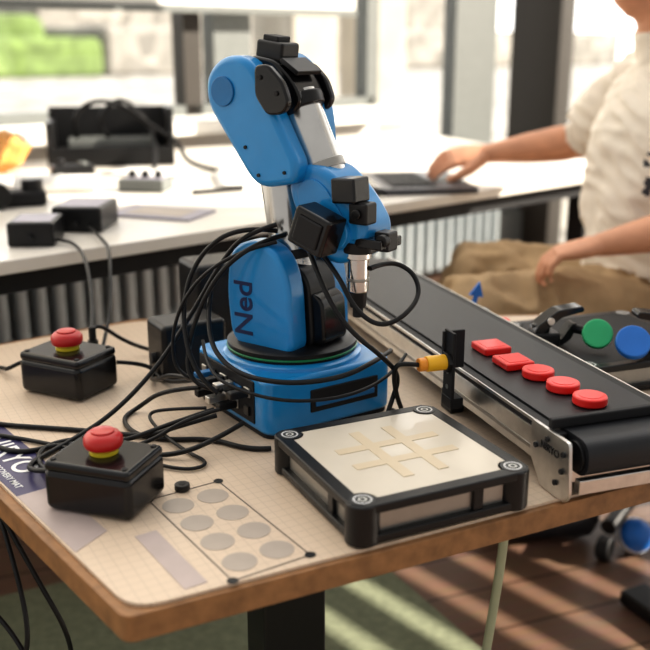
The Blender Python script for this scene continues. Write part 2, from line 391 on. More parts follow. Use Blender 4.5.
box("stop_guide",(W+.004,.008,.012),(W/2,.052,.077),M['blackM'],cv,b=.002)
se=empty("infrared_sensor",(.166,1.135,TZ),rad(19))
box("bracket",(.004,.026,.098),(-.010,0,.079),M['blackM'],se,b=.001)
box("bracket_clamp",(.018,.026,.014),(-.004,0,.035),M['blackM'],se,b=.001)
box("bracket_wing",(.03,.005,.05),(.0,.011,.10),M['blackM'],se,b=.001)
cyl("sensor_body",.010,.030,(-.028,0,.088),M['yellow'],se,(0,pi/2,0),.0015)
cyl("sensor_nut",.014,.006,(-.014,0,.088),M['black'],se,(0,pi/2,0),.001,seg=6)
cyl("sensor_cap",.0085,.010,(-.048,0,.088),M['orange'],se,(0,pi/2,0),.001)
for k in range(3): cyl("slot_%d"%k,.003,.006,(-.010,0,.055+.02*k),M['frameG'],se,(0,pi/2,0))
zb=TZ+.0718
for (x,y) in [(.225,1.225),(.243,1.163)]:
    e=empty("red_square_block",(x,y,zb),rad(19)); box("block",(.040,.042,.010),(0,0,.005),M['red'],e,b=.0025); box("top_recess",(.028,.03,.0006),(0,0,.0102),M['red'],e,b=.0002)
for (x,y) in [(.266,1.120),(.286,1.074),(.306,1.028)]:
    e=empty("red_disc",(x,y,zb),0); cyl("disc",.0200,.011,(0,0,.0055),M['red'],e,b=.0025); cyl("top_recess",.014,.0006,(0,0,.0112),M['red'],e)

# ------------------------------------------------------------ emergency stops
def estop(loc,rz):
    e=empty("emergency_stop_button",loc,rz)
    box("housing",(.102,.080,.046),(0,0,.024),M['blackG'],e,b=.008,seg=4)
    box("lid",(.100,.078,.012),(0,0,.050),M['blackG'],e,b=.005)
    cyl("yellow_collar",.0155,.005,(0,0,.0585),M['yellowB'],e,b=.001)
    cyl("collar_ring",.0135,.005,(0,0,.061),M['yellowB'],e)
    lathe("mushroom",[(.010,.058),(.0125,.062),(.0192,.064),(.0208,.068),(.0205,.074),(.0170,.0785),(.0100,.0805),(.0008,.081)],(0,0,0),M['redB'],e)
    lathe("mushroom_cap_ring",[(.0125,.0798),(.0122,.0818),(.0110,.0823),(.0005,.0823)],(0,0,0),M['redB'],e)
    cyl("cable_gland",.008,.018,(-.055,.01,.026),M['black'],e,(0,pi/2,0),.001,seg=12)
    for i,(a,b_) in enumerate([(-.042,-.031),(.042,-.031),(.042,.031),(-.042,.031)]): cyl("screw_%d"%i,.0032,.002,(a,b_,.0562),M['blackM'],e)
    return e
es1=estop((-.362,1.272,TZ),rad(-27)); es1.scale=(1.06,1.06,1.06)
estop((-.234,.926,TZ),rad(-18))
pk=empty("black_puck",(-.157,.951,TZ+.0006)); cyl("puck_body",.0085,.007,(0,0,.0035),M['black'],pk,b=.001); cyl("puck_dimple",.004,.0006,(0,0,.0071),M['blackM'],pk)
pg=empty("cable_plug",(-.352,1.375,TZ)); cyl("plug_body",.008,.040,(0,0,.020),M['black'],pg,b=.001); cyl("plug_tip",.0055,.022,(0,0,.050),M['blackM'],pg,b=.001)
ps=empty("power_supply",(-.205,1.345,TZ),rad(30)); box("case",(.10,.07,.085),(0,0,.0425),M['black'],ps,b=.008); box("label",(.06,.001,.04),(0,-.0352,.045),M['blackM'],ps); cyl("socket",.008,.01,(-.052,0,.03),M['blackM'],ps,(0,pi/2,0))
ps=empty("power_supply",(-.175,1.52,TZ),rad(28)); box("case",(.11,.09,.135),(0,0,.0675),M['black'],ps,b=.01); box("vent_panel",(.08,.001,.05),(0,-.0455,.09),M['blackM'],ps); cyl("socket",.008,.01,(-.057,0,.03),M['blackM'],ps,(0,pi/2,0))

# ------------------------------------------------------------ robot arm
rb=empty("robotic_arm",(-.044,1.214,TZ+.0005),rad(-35))
LB=rad(69.3)
def bl_(x,y):
    c_,s_=math.cos(LB),math.sin(LB); return (c_*x-s_*y, s_*x+c_*y)
hb=.0965
prism("base_body",rrect(2*hb,2*hb,.020),.004,.076,M['blue'],rb,rot=(0,0,LB),b=.006,seg=4)
prism("base_foot",rrect(2*hb-.004,2*hb-.004,.02),0,.008,M['blackM'],rb,rot=(0,0,LB))
lathe("turret_collar",[(.094,.070),(.092,.080),(.086,.084)],(0,0,0),M['blue'],rb)
lathe("turret_disc",[(.084,.080),(.0865,.084),(.0865,.0865)],(0,0,0),M['black'],rb)
lathe("status_ring",[(.086,.0865),(.0875,.0875),(.0875,.0890),(.086,.0900)],(0,0,0),M['greenR'],rb)
lathe("turret_top",[(.0865,.090),(.0865,.095),(.080,.099),(.02,.100)],(0,0,0),M['black'],rb)
def baseitem(name,size,loc,m,b=.001,rot=0):
    x,y=bl_(loc[0],loc[1]); return box(name,size,(x,y,loc[2]),m,rb,(0,0,LB+rot),b)
baseitem("handle_recess",(.105,.004,.030),(.018,-hb,.040),M['blackM'],.0015)
baseitem("handle_grip",(.092,.005,.008),(.018,-hb-.001,.036),M['blueD'],.0015)
baseitem("connector_panel",(.004,.145,.056),(-hb,.008,.041),M['blackM'],.0015)
for i,(yy,zz,mm,sz) in enumerate([(-.05,.052,'alu',(.004,.014,.012)),(-.028,.052,'blueD',(.004,.014,.006)),(-.012,.052,'blueD',(.004,.014,.006)),(.012,.052,'alu',(.004,.016,.012)),(.04,.052,'black',(.006,.016,.012)),(.065,.05,'alu',(.004,.012,.012)),(-.05,.028,'black',(.006,.012,.012)),(-.02,.028,'alu',(.004,.012,.012)),(.01,.028,'alu',(.004,.012,.012)),(.04,.028,'black',(.006,.014,.010)),(.065,.028,'redB',(.005,.008,.008))]):
    baseitem("port_%d"%i,sz,(-hb-.002,yy,zz),M[mm],.0008)
for i,(yy,zz) in enumerate([(-.05,.052),(-.012,.052),(.012,.052),(.04,.052),(-.02,.028),(.01,.028),(.04,.028)]):
    baseitem("plug_%d"%i,(.026,.012,.010),(-hb-.016,yy,zz),M[['black','alu','blackM','blueD'][i%4]],.002)
sh=roundpoly([(-.050,.092),(-.058,.17),(-.048,.222),(-.012,.237),(.028,.224),(.045,.185),(.048,.13),(.050,.092)],.028,5)
sh2=roundpoly([(-.046,.092),(-.052,.17),(-.042,.200),(-.010,.208),(.034,.200),(.050,.18),(.054,.13),(.056,.092)],.028,5)
prism("shoulder_shell_near",sh,-.066,-.030,M['blue'],rb,plane='xz',b=.007,seg=4)
prism("shoulder_shell_far",sh,.030,.066,M['blue'],rb,plane='xz',b=.007,seg=4)
prism("shoulder_core",sh2,-.030,.030,M['black'],rb,plane='xz',b=.004)
prism("shoulder_cover",roundpoly([(.045,.10),(.045,.17),(.068,.16),(.072,.10)],.012),-.026,.026,M['blackG'],rb,plane='xz',b=.004)
text("shoulder_logo","Ned",.042,(-.026,-.0665,.145),(pi/2,-pi/2,0),M['logo'],rb)
cyl("shoulder_hub",.030,.120,(-.008,0,.185),M['blueD'],rb,(pi/2,0,0),.003)
rod("lower_arm_tube",(.006,0,.190),(-.016,0,.325),.0285,M['steel'],rb)
rod("tube_clamp",(.004,0,.204),(.002,0,.216),.0305,M['black'],rb)
rod("tube_socket",(-.010,0,.302),(-.014,0,.325),.032,M['blue'],rb,bevel=.004)
eh=roundpoly([(-.092,.398),(-.092,.434),(-.064,.457),(-.026,.457),(-.002,.428),(.022,.380),(.050,.332),(.047,.308),(-.014,.297),(-.046,.338)],.024,5)
prism("elbow_shell_near",eh,-.054,-.022,M['blue'],rb,plane='xz',b=.009,seg=4)
eh2=roundpoly([(-.092,.398),(-.092,.434),(-.064,.457),(-.016,.463),(.016,.436),(.034,.394),(.040,.332),(.037,.308),(-.016,.300),(-.046,.338)],.024,5)
prism("elbow_shell_far",eh2,.022,.054,M['blue'],rb,plane='xz',b=.009,seg=4)
em=roundpoly([(-.070,.385),(-.036,.405),(-.01,.378),(.036,.332),(.036,.308),(-.012,.299),(-.040,.338)],.02,5)
prism("elbow_middle",em,-.024,.024,M['blue'],rb,plane='xz',b=.002)
cyl("elbow_cap",.018,.004,(-.062,-.0548,.414),M['blueD'],rb,(pi/2,0,0),.001)
cyl("elbow_axle",.022,.100,(-.060,0,.414),M['black'],rb,(pi/2,0,0),.002)
for i,(x,z) in enumerate([(-.008,.315),(.032,.321),(-.028,.348)]): cyl("shell_screw_%d"%i,.0022,.003,(x,-.0545,z),M['blackM'],rb,(pi/2,0,0))
jm=roundpoly([(-.068,.405),(-.062,.438),(-.040,.458),(-.002,.452),(.024,.430),(.038,.406),(.028,.388),(-.004,.382),(-.03,.39)],.012,4)
prism("joint_motor_body",jm,-.028,.028,M['blackG'],rb,plane='xz',b=.004)
jn=roundpoly([(-.008,.446),(.012,.448),(.034,.428),(.044,.404),(.034,.390),(.010,.388),(-.008,.41)],.008,4)
prism("joint_yoke_near",jn,-.060,-.050,M['blackG'],rb,plane='xz',b=.003)
prism("joint_yoke_far",jn,.030,.040,M['blackG'],rb,plane='xz',b=.003)
def tbox(name,size,x,y,z,ang,m,b=.002): return box(name,size,(x,y,z),m,rb,(0,ang,0),b)
tbox("joint_motor_cap",(.042,.036,.024),-.018,0,.462,rad(8),M['black'],.004)
tbox("joint_motor_cap_top",(.024,.026,.009),-.019,0,.476,rad(8),M['blackM'],.002)
tbox("joint_rib",(.030,.050,.006),.018,0,.444,rad(32),M['black'],.001)
for i,(x,z) in enumerate([(.002,.432),(.026,.414)]): cyl("yoke_screw_%d"%i,.0028,.003,(x,-.0605,z),M['blackM'],rb,(pi/2,0,0))
rod("forearm_collar",(.014,0,.408),(.021,0,.392),.029,M['black'],rb,bevel=.003)
rod("forearm_tube",(.010,0,.410),(.060,0,.305),.0258,M['steel'],rb)
rod("forearm_tube_ring",(.049,0,.328),(.054,0,.318),.0278,M['aluD'],rb)
fh=roundpoly([(.018,.308),(.042,.332),(.078,.328),(.112,.296),(.138,.260),(.128,.225),(.092,.208),(.058,.222),(.024,.282)],.018,5)
prism("forearm_shell",fh,-.034,.034,M['blue'],rb,plane='xz',b=.011,seg=4)
fi=roundpoly([(.036,.303),(.054,.316),(.075,.309),(.100,.279),(.118,.251),(.108,.233),(.088,.226),(.066,.238),(.040,.282)],.014,4)
prism("forearm_side_panel",fi,-.0362,-.033,M['blue'],rb,plane='xz',b=.001)
cyl("forearm_side_cap",.020,.008,(.095,-.038,.252),M['blue'],rb,(pi/2,0,0),.002)
tbox("wrist_motor_near",(.052,.038,.048),.084,-.060,.258,rad(20),M['blackG'],.004)
tbox("wrist_motor_near_face",(.036,.004,.032),.084,-.080,.258,rad(20),M['blackM'],.002)
tbox("wrist_motor_mount",(.030,.012,.030),.086,-.040,.254,rad(20),M['black'],.002)
tbox("camera_block",(.034,.034,.030),.110,-.028,.304,rad(-4),M['blackG'],.003)
tbox("camera_block_lower",(.026,.024,.026),.128,-.028,.278,rad(0),M['black'],.003)
cyl("camera_lens",.006,.005,(.128,-.042,.278),M['blackG'],rb,(pi/2,0,0),.001)
cyl("tool_flange",.022,.014,(.114,-.014,.234),M['black'],rb,b=.002)
tbox("tool_plate",(.060,.048,.012),.128,-.010,.242,0,M['blackG'],.002)
tbox("tool_plate_arm",(.020,.024,.024),.150,-.010,.244,0,M['black'],.003)
cyl("tool_knob",.008,.012,(.154,-.024,.246),M['black'],rb,(pi/2,0,0),.002)
cyl("tool_shaft_upper",.016,.008,(.116,-.018,.224),M['alu'],rb,b=.001)
cyl("tool_shaft",.0130,.044,(.116,-.018,.200),M['steel'],rb,b=.002)
cyl("tool_shaft_ring",.0138,.004,(.116,-.018,.194),M['aluD'],rb,b=.001)
cyl("tool_tip",.010,.024,(.116,-.018,.170),M['black'],rb,b=.002,r2=.0115)
cyl("tool_tip_magnet",.0065,.014,(.116,-.018,.153),M['blackM'],rb,b=.001)

# ------------------------------------------------------------ cables
cb=empty("cable_bundle")
ct=.6535
def C(name,pts,r=.0031): tube(name,pts,r,M['rubber'],cb)
C("cable_stop_front",[(-.288,.955,.672),(-.325,.965,.665),(-.345,1.01,ct),(-.315,1.07,ct),(-.27,1.12,.67),(-.22,1.165,.715),(-.175,1.20,.78),(-.135,1.19,.85),(-.10,1.165,.895),(-.06,1.17,.905)])
C("cable_shoulder_loop",[(-.135,1.12,.70),(-.165,1.13,.72),(-.185,1.17,.79),(-.165,1.18,.86),(-.11,1.165,.905),(-.06,1.18,.895)])
C("cable_shoulder_loop_b",[(-.13,1.13,.70),(-.175,1.14,.70),(-.175,1.16,.76),(-.14,1.15,.84),(-.09,1.15,.885),(-.05,1.18,.89)])
C("cable_shoulder_loop_c",[(-.13,1.15,.70),(-.190,1.16,.70),(-.200,1.17,.76),(-.17,1.16,.83),(-.11,1.15,.875),(-.06,1.16,.885)],.0024)
C("cable_ring_front",[(-.145,1.17,.82),(-.150,1.13,.775),(-.115,1.085,.74),(-.05,1.055,.735),(.02,1.068,.738),(.066,1.11,.748),(.085,1.17,.74)])
C("cable_ring_low",[(-.155,1.15,.76),(-.145,1.10,.735),(-.10,1.065,.722),(-.04,1.045,.716),(.03,1.075,.712),(.085,1.13,.72),(.105,1.17,.735)],.0022)
C("cable_wrist",[(-.01,1.15,.88),(.015,1.12,.855),(.035,1.10,.815),(.065,1.09,.795),(.095,1.10,.805),(.118,1.13,.825),(.110,1.15,.85),(.08,1.16,.862),(.055,1.13,.858)])
C("cable_wrist_b",[(-.02,1.14,.88),(0,1.11,.83),(.03,1.09,.79),(.07,1.10,.755),(.095,1.13,.72),(.085,1.14,.68),(.07,1.10,.6535)])
C("cable_sensor",[(.118,1.118,.738),(.10,1.112,.742),(.085,1.11,.74),(.088,1.125,.70),(.105,1.14,ct),(.09,1.18,ct)])
C("cable_table_a",[(-.135,1.10,.678),(-.18,1.08,.672),(-.22,1.09,ct),(-.30,1.11,ct),(-.36,1.12,ct),(-.42,1.13,ct),(-.50,1.16,ct)])
C("cable_table_b",[(-.14,1.12,.678),(-.19,1.10,.668),(-.25,1.07,ct),(-.32,1.07,ct),(-.36,1.04,ct),(-.40,1.06,ct),(-.46,1.10,ct)])
C("cable_table_c",[(-.10,1.075,.678),(-.14,1.03,.668),(-.19,1.03,ct),(-.24,1.05,ct),(-.30,1.09,ct),(-.345,1.06,ct),(-.33,1.00,ct),(-.292,.95,.668)])
C("cable_table_d",[(-.16,1.14,.70),(-.21,1.16,.69),(-.25,1.19,ct),(-.265,1.15,ct),(-.24,1.10,ct),(-.20,1.08,ct),(-.14,1.085,ct),(-.09,1.05,ct),(-.065,1.055,ct)])
C("cable_table_e",[(-.15,1.15,.70),(-.20,1.20,.70),(-.24,1.26,.665),(-.26,1.32,ct),(-.20,1.40,ct)])
C("cable_table_f",[(-.15,1.12,.68),(-.20,1.13,.675),(-.23,1.14,.665),(-.21,1.10,.66),(-.17,1.05,ct),(-.13,1.01,ct),(-.165,.99,ct),(-.21,1.02,ct)],.0022)
C("cable_table_g",[(-.13,1.09,.69),(-.17,1.07,.685),(-.21,1.06,.66),(-.26,1.04,ct),(-.30,1.05,ct),(-.36,1.08,ct),(-.42,1.10,ct)],.0026)
C("cable_stop_rear",[(-.427,1.322,.676),(-.445,1.33,.672),(-.465,1.31,.665),(-.48,1.35,ct),(-.53,1.37,ct)])
C("cable_stop_rear_b",[(-.352,1.375,.70),(-.35,1.38,.72),(-.31,1.42,.67),(-.25,1.42,ct),(-.21,1.40,ct)])
C("cable_stop_rear_c",[(-.30,1.30,.68),(-.26,1.33,.668),(-.24,1.30,ct),(-.20,1.24,.67),(-.15,1.18,.70)])
C("cable_hang_a",[(-.52,1.16,.655),(-.55,1.17,.60),(-.50,1.10,.50),(-.43,1.0,.46),(-.40,.98,.50),(-.42,.99,.60),(-.44,1.06,.655)],.003)
C("cable_hang_b",[(-.40,1.04,.60),(-.36,.98,.54),(-.34,.95,.46),(-.36,.95,.41),(-.42,1.0,.40),(-.50,1.05,.40)],.003)
C("cable_hang_c",[(-.50,1.1,.52),(-.42,1.02,.47),(-.36,.98,.43),(-.33,.95,.36),(-.36,.96,.30),(-.45,1.0,.28)],.003)
C("cable_hang_d",[(-.38,1.0,.60),(-.33,.97,.52),(-.30,.97,.45),(-.31,1.0,.36),(-.36,1.05,.30),(-.36,1.1,.22)],.003)
C("cable_adapter_a",[(-.36,1.40,.70),(-.37,1.46,.72),(-.40,1.56,.775),(-.46,1.72,.768),(-.50,1.76,.768),(-.55,1.75,.775)],.003)
C("cable_adapter_b",[(-.35,1.42,.66),(-.35,1.50,.70),(-.37,1.60,.775),(-.40,1.72,.768),(-.47,1.86,.775)],.003)
gh=empty("green_hose"); tube("hose",[(.235,1.10,.60),(.23,1.09,.5),(.218,1.09,.38),(.205,1.10,.22),(.19,1.12,.02)],.0062,M['strap'],gh)
tube("hose_clip",[(.225,1.09,.60),(.240,1.09,.615),(.245,1.11,.60)],.003,M['black'],gh)

# ------------------------------------------------------------ gripper accessories on the right
def grip(loc,rz,discm,sc=1.1,dr=.0185,tilt=60,off=(.030,-.040,.020)):
    e=empty("robot_gripper_tool",loc,rz); e.scale=(sc,sc,sc)
    box("body",(.040,.032,.020),(-.028,0,.010),M['black'],e,b=.003)
    cyl("body_boss",.012,.014,(-.030,0,.024),M['blackG'],e,b=.002)
    ar=roundpoly([(-.048,.008),(-.040,.030),(-.012,.050),(.024,.054),(.026,.046),(-.006,.040),(-.026,.024),(-.034,.006)],.005,3)
    prism("jaw_rear",ar,-.012,.012,M['blackG'],e,plane='xz',b=.002)
    ar=roundpoly([(-.020,.002),(-.002,.010),(.012,.030),(.020,.028),(.010,.008),(.0,.001)],.003,3)
    prism("jaw_front",ar,-.008,.012,M['black'],e,plane='xz',b=.001)
    rod("disc_spindle",(.012,.0,.022),off,.006,M['black'],e)
    o=cyl("held_disc",dr,.011,off,discm,e,(rad(tilt),0,rad(-10)-rz),.002)
    cyl("pivot",.005,.028,(-.022,0,.036),M['alu'],e,(pi/2,0,0))
    return e
grip((.348,1.338,TZ+.0458),rad(12),M['green'],1.1,.0195,60,(.032,-.038,.023))
grip((.470,1.305,TZ+.0458),rad(182),M['blue2'],1.15,.021,50,(.036,.034,.022))
e=empty("calibration_target",(.260,1.535,TZ)); cyl("base",.017,.044,(0,0,.022),M['black'],e,b=.002); cyl("marker",.0135,.001,(0,0,.0445),M['target'],e)
ar=empty("blue_arrow_marker",(.252,1.600,TZ),rad(20)); prism("arrow",[(-.004,.0),(.004,.0),(.004,.050),(.014,.050),(0,.076),(-.014,.050),(-.004,.050)],-.002,.002,M['blue2'],ar,plane='xz',rot=(0,rad(14),0)); cyl("arrow_foot",.012,.006,(0,0,.003),M['black'],ar)
e=empty("red_disc",(.288,1.490,TZ)); cyl("disc",.014,.040,(0,0,.020),M['red'],e,b=.0025); cyl("top_recess",.010,.0006,(0,0,.0402),M['red'],e)

# ------------------------------------------------------------ back desk
DZ=.76
dk=empty("cream_desk")
q=[R(.35,1.578),R(2.60,1.578),R(3.02,2.94),R(-.6,2.94),R(-.6,1.578)]
prism("top",[(v.x,v.y) for v in q],.735,DZ,M['deskW'],dk,b=.002)
rbox("front_beam",-.5,2.50,1.62,1.66,.690,.735,M['blackM'],dk)
rbox("back_beam",-.5,2.50,2.80,2.84,.69,.735,M['blackM'],dk)
for i,(t,n) in enumerate([(2.48,1.66),(2.48,2.8),(-.4,1.66),(-.4,2.8)]): rbox("leg_%d"%i,t-.03,t+.03,n-.03,n+.03,.0055,.735,M['blackM'],dk)
lt=empty("laptop",(.245,2.52,DZ),rad(8))
prism("base",rrect(.24,.33,.012),.001,.016,M['kbd'],lt,b=.002)
bm=bmesh.new()
for i in range(6):
    for j in range(13): addbox(bm,-.085+i*.019,-.117+j*.0195,.0175,.016,.0165,.003)
meshob("keys",bm,M['blackM'],lt)
box("trackpad",(.07,.10,.001),(.075,0,.0165),M['frameG'],lt)
box("screen_lid",(.20,.33,.007),(-.213,0,.026),M['kbd'],lt,(0,rad(8),0),.002)
box("screen_panel",(.18,.31,.001),(-.213,0,.0305),M['blackG'],lt,(0,rad(8),0))
def adapter(loc,rz,s=1,h=.045):
    e=empty("power_adapter",loc,rz); box("case",(.10*s,.13*s,h),(0,0,h/2),M['black'],e,b=.005); box("label",(.082*s,.10*s,.0008),(0,0,h+.0002),M['label'],e); cyl("strain_relief",.005,.02,(0,-.07*s,.018),M['blackM'],e,(pi/2,0,0)); return e
adapter((-.548,1.78,DZ),rad(5),.85); adapter((-.490,1.93,DZ),rad(-3),1.0,.05)
cr=empty("equipment_tray",(-.67,3.02,DZ),rad(12))
box("base_panel",(.38,.20,.02),(0,0,.012),M['blackM'],cr,b=.004); box("back_panel",(.38,.012,.16),(0,.09,.09),M['black'],cr,b=.004)
box("side_a",(.02,.20,.13),(-.18,0,.07),M['black'],cr,b=.004); box("side_b",(.02,.20,.17),(.18,0,.09),M['black'],cr,b=.004)
box("front_panel",(.38,.012,.05),(0,-.095,.035),M['black'],cr,b=.004)
box("inner_device",(.26,.12,.06),(0,0,.05),M['frameG'],cr,b=.006)
tube("tray_cable",[(-.1,0,.07),(-.12,-.05,.14),(-.05,-.06,.20),(.05,-.05,.18),(.12,-.1,.12),(.2,-.14,.08),(.22,-.2,.01),(.3,-.3,.008)],.007,M['rubber'],cr)
tube("tray_cable_b",[(.0,0,.07),(-.05,-.05,.13),(.03,-.03,.21),(.10,-.02,.15),(.14,-.12,.07),(.12,-.24,.008)],.007,M['rubber'],cr)
e=empty("orange_wrapper",(-.98,2.80,DZ))
bm=bmesh.new(); bmesh.ops.create_icosphere(bm,subdivisions=3,radius=.1)
for v in bm.verts:
    v.co*=1+.45*noise.noise(v.co*22); v.co.z=max(0.001,v.co.z*.7+.05)
meshob("crumpled_foil",bm,M['orangeP'],e)
def paper(x,y,w,h,a,k=0):
    e=empty("paper_sheet",(x,y,DZ+.0005+k*.012),rad(a)); 
    bm=bmesh.new(); bmesh.ops.create_grid(bm,x_segments=8,y_segments=8,size=.5)
    for v in bm.verts: v.co.x*=w; v.co.y*=h; v.co.z=.004+.012*abs(noise.noise(v.co*9))
    o=meshob("sheet",bm,M['paper'],e,True); md=o.modifiers.new("s",'SOLIDIFY'); md.thickness=.0006
paper(-.84,2.58,.26,.19,20); paper(-.50,2.78,.24,.18,-15,0); paper(-.96,2.34,.18,.24,50,0); paper(-.20,2.62,.20,.26,10)
nb=empty("notebook",(-.36,2.08,DZ),rad(-20)); box("cover",(.20,.13,.006),(0,0,.003),M['label'],nb,b=.001); box("photo_print",(.14,.09,.0006),(0,0,.0064),M['matGrey'],nb); box("spine",(.01,.13,.007),(-.10,0,.0035),M['lilac'],nb)
gd=empty("hand_tool_kit",(-.72,2.20,DZ),rad(20)); box("body",(.14,.07,.035),(0,0,.018),M['blackM'],gd,b=.01); cyl("knob",.025,.03,(.04,.0,.045),M['black'],gd,b=.004); box("handle",(.12,.025,.02),(-.09,-.02,.045),M['blackG'],gd,(0,rad(15),rad(25)),.006); cyl("wheel",.03,.02,(-.04,-.05,.03),M['black'],gd,(pi/2,0,0),.003)
pe=empty("pen",(-.26,2.36,DZ+.006)); rod("barrel",(-.07,0,0),(.05,.07,0),.0055,M['blackM'],pe); rod("pen_tip",(.05,.07,0),(.058,.075,0),.004,M['alu'],pe,r2=.001)
tr=empty("paper_roll",(-.68,2.40,DZ+.022),rad(8)); cyl("roll",.022,.20,(0,0,0),M['paper'],tr,(0,pi/2,0),.001); cyl("roll_core",.009,.204,(0,0,0),M['frameG'],tr,(0,pi/2,0))
bx=empty("grey_parts_box",(-.46,2.44,DZ),rad(-10)); box("tray_body",(.12,.08,.03),(0,0,.016),M['frameG'],bx,b=.004); box("tray_insert",(.10,.06,.004),(0,0,.031),M['label'],bx)
for j in range(3): cyl("small_part_%d"%j,.009,.02,(-.035+.035*j,0,.04),M['blackM'],bx)
bx=empty("handheld_controller",(-.72,2.72,DZ),rad(25)); box("shell",(.12,.06,.03),(0,0,.016),M['black'],bx,b=.008); cyl("thumb_stick",.010,.018,(-.03,0,.038),M['blackM'],bx); cyl("dial",.014,.008,(.03,0,.034),M['frameG'],bx)

# ------------------------------------------------------------ chair
ch=empty("office_chair",(.80,2.14,0),0)
prism("seat",rrect(.46,.46,.08),.345,.400,M['blackM'],ch,b=.015)
box("backrest",(.05,.40,.42),(.27,0,.70),M['blackM'],ch,(0,rad(6),0),.02); box("back_stem",(.03,.06,.30),(.245,0,.48),M['black'],ch,b=.005)
cyl("gas_column",.025,.26,(0,0,.22),M['black'],ch)
for i in range(5):
    a=i*2*pi/5+.3; rod("spoke_%d"%i,(0,0,.10),(.27*math.cos(a),.27*math.sin(a),.075),.018,M['black'],ch)
    cyl("caster_%d"%i,.028,.03,(.28*math.cos(a),.28*math.sin(a),.0285),M['blackM'],ch,(pi/2,0,a),.005)
tb=empty("toy_ball",(.71,1.95,0)); 
bm=bmesh.new(); bmesh.ops.create_uvsphere(bm,u_segments=32,v_segments=20,radius=.040); o=meshob("ball_shell",bm,M['blue2'],tb,True); o.location=(0,0,.0405)
lathe("ball_band",[(.0395,-.006),(.0406,-.006),(.0406,.006),(.0395,.006)],(0,0,.0405),M['white'],tb,(rad(50),rad(20),0))

# ------------------------------------------------------------ person
pn=empty("seated_person")
def loft(bm,pts,rads,seg=20,up=None):
    pts=[Vector(p_) for p_ in pts]; rings=[]
    ref=Vector(up) if up else Vector((0,0,1))
    for i,p_ in enumerate(pts):
        d=(pts[min(i+1,len(pts)-1)]-pts[max(i-1,0)]).normalized()
        s=d.cross(ref)
        if s.length<.05: s=d.cross(Vector((1,0,0)))
        s.normalize(); u=s.cross(d).normalized()
        a,b_=rads[i] if isinstance(rads[i],(tuple,list)) else (rads[i],rads[i])
        rings.append([bm.verts.new(p_+s*a*math.cos(2*pi*k/seg)+u*b_*math.sin(2*pi*k/seg)) for k in range(seg)])
    for r0,r1 in zip(rings[:-1],rings[1:]):
        for k in range(seg): bm.faces.new((r0[k],r0[(k+1)%seg],r1[(k+1)%seg],r1[k]))
    d=(pts[0]-pts[1]).normalized(); r=rads[0] if not isinstance(rads[0],(tuple,list)) else min(rads[0])
    c0=bm.verts.new(pts[0]+d*r*.6); c1=bm.verts.new(pts[-1]+(pts[-1]-pts[-2]).normalized()*(rads[-1] if not isinstance(rads[-1],(tuple,list)) else min(rads[-1]))*.6)
    for k in range(seg):
        bm.faces.new((c0,rings[0][(k+1)%seg],rings[0][k])); bm.faces.new((c1,rings[-1][k],rings[-1][(k+1)%seg]))
def remesh(bm,name,voxel,smooth=4):
    bmesh.ops.recalc_face_normals(bm,faces=bm.faces[:])
    me=bpy.data.meshes.new(name+"_src"); bm.to_mesh(me); bm.free()
    ob=bpy.data.objects.new(name+"_src",me); COL.objects.link(ob)
    md=ob.modifiers.new("r",'REMESH'); md.mode='VOXEL'; md.voxel_size=voxel
    if smooth:
        m2=ob.modifiers.new("s",'SMOOTH'); m2.factor=.5; m2.iterations=smooth
    dg=bpy.context.evaluated_depsgraph_get(); dg.update()
    out=bpy.data.meshes.new_from_object(ob.evaluated_get(dg)); out.name=name
    bpy.data.objects.remove(ob); 
    return out
bm=bmesh.new()
V=Vector
tx=-.03
tor=[(.80,2.14,.47),(.80,2.14,.55),(.79,2.14,.66),(.775,2.14,.78),(.77,2.14,.90),(.785,2.14,1.00),(.80,2.14,1.06),(.79,2.14,1.10)]
trr=[(.17,.13),(.185,.145),(.180,.155),(.180,.145),(.19,.135),(.20,.115),(.15,.085),(.07,.06)]
tor=[V(p_)+V((tx,0,0)) for p_ in tor]
loft(bm,tor,trr,32,up=(1,0,0))
caps=[]
def seg(a,b_,r,l): caps.append((V(a),V(b_),r,l))
for i in range(len(tor)-1): seg(tor[i],tor[i+1],.15 if i<6 else .08,'shirt' if i>=1 else 'khaki')
nk=[(.755,2.14,1.07),(.735,2.14,1.13),(.715,2.135,1.20)]; loft(bm,nk,[.062,.054,.056],20,up=(1,0,0)); seg((.745,2.14,1.115),nk[2],.055,'skin')
hd=[(.690,2.13,1.185),(.685,2.13,1.205),(.69,2.13,1.24),(.70,2.13,1.29),(.71,2.13,1.34),(.715,2.13,1.385),(.72,2.13,1.405)]
loft(bm,hd,[(.030,.045),(.050,.072),(.064,.088),(.074,.098),(.074,.096),(.055,.072),(.02,.03)],28,up=(1,0,0))
seg((.69,2.13,1.20),(.715,2.13,1.38),.09,'skin')
loft(bm,[(.612,2.13,1.305),(.597,2.13,1.275),(.590,2.13,1.262)],[.008,.012,.014],12); 
loft(bm,[(.615,2.115,1.232),(.607,2.13,1.234),(.615,2.145,1.232)],[.007,.009,.007],10)
for sy in (-1,1): loft(bm,[(.71,2.13+sy*.076,1.31),(.712,2.13+sy*.082,1.29),(.71,2.13+sy*.076,1.262)],[.014,.017,.010],12)
Rs,Re,Rw=V((.755,2.32,1.045)),V((.670,2.47,.885)),V((.430,2.535,.842))
Ls,Le,Lw=V((.765,1.95,1.045)),V((.80,1.83,.80)),V((.565,1.905,.728))
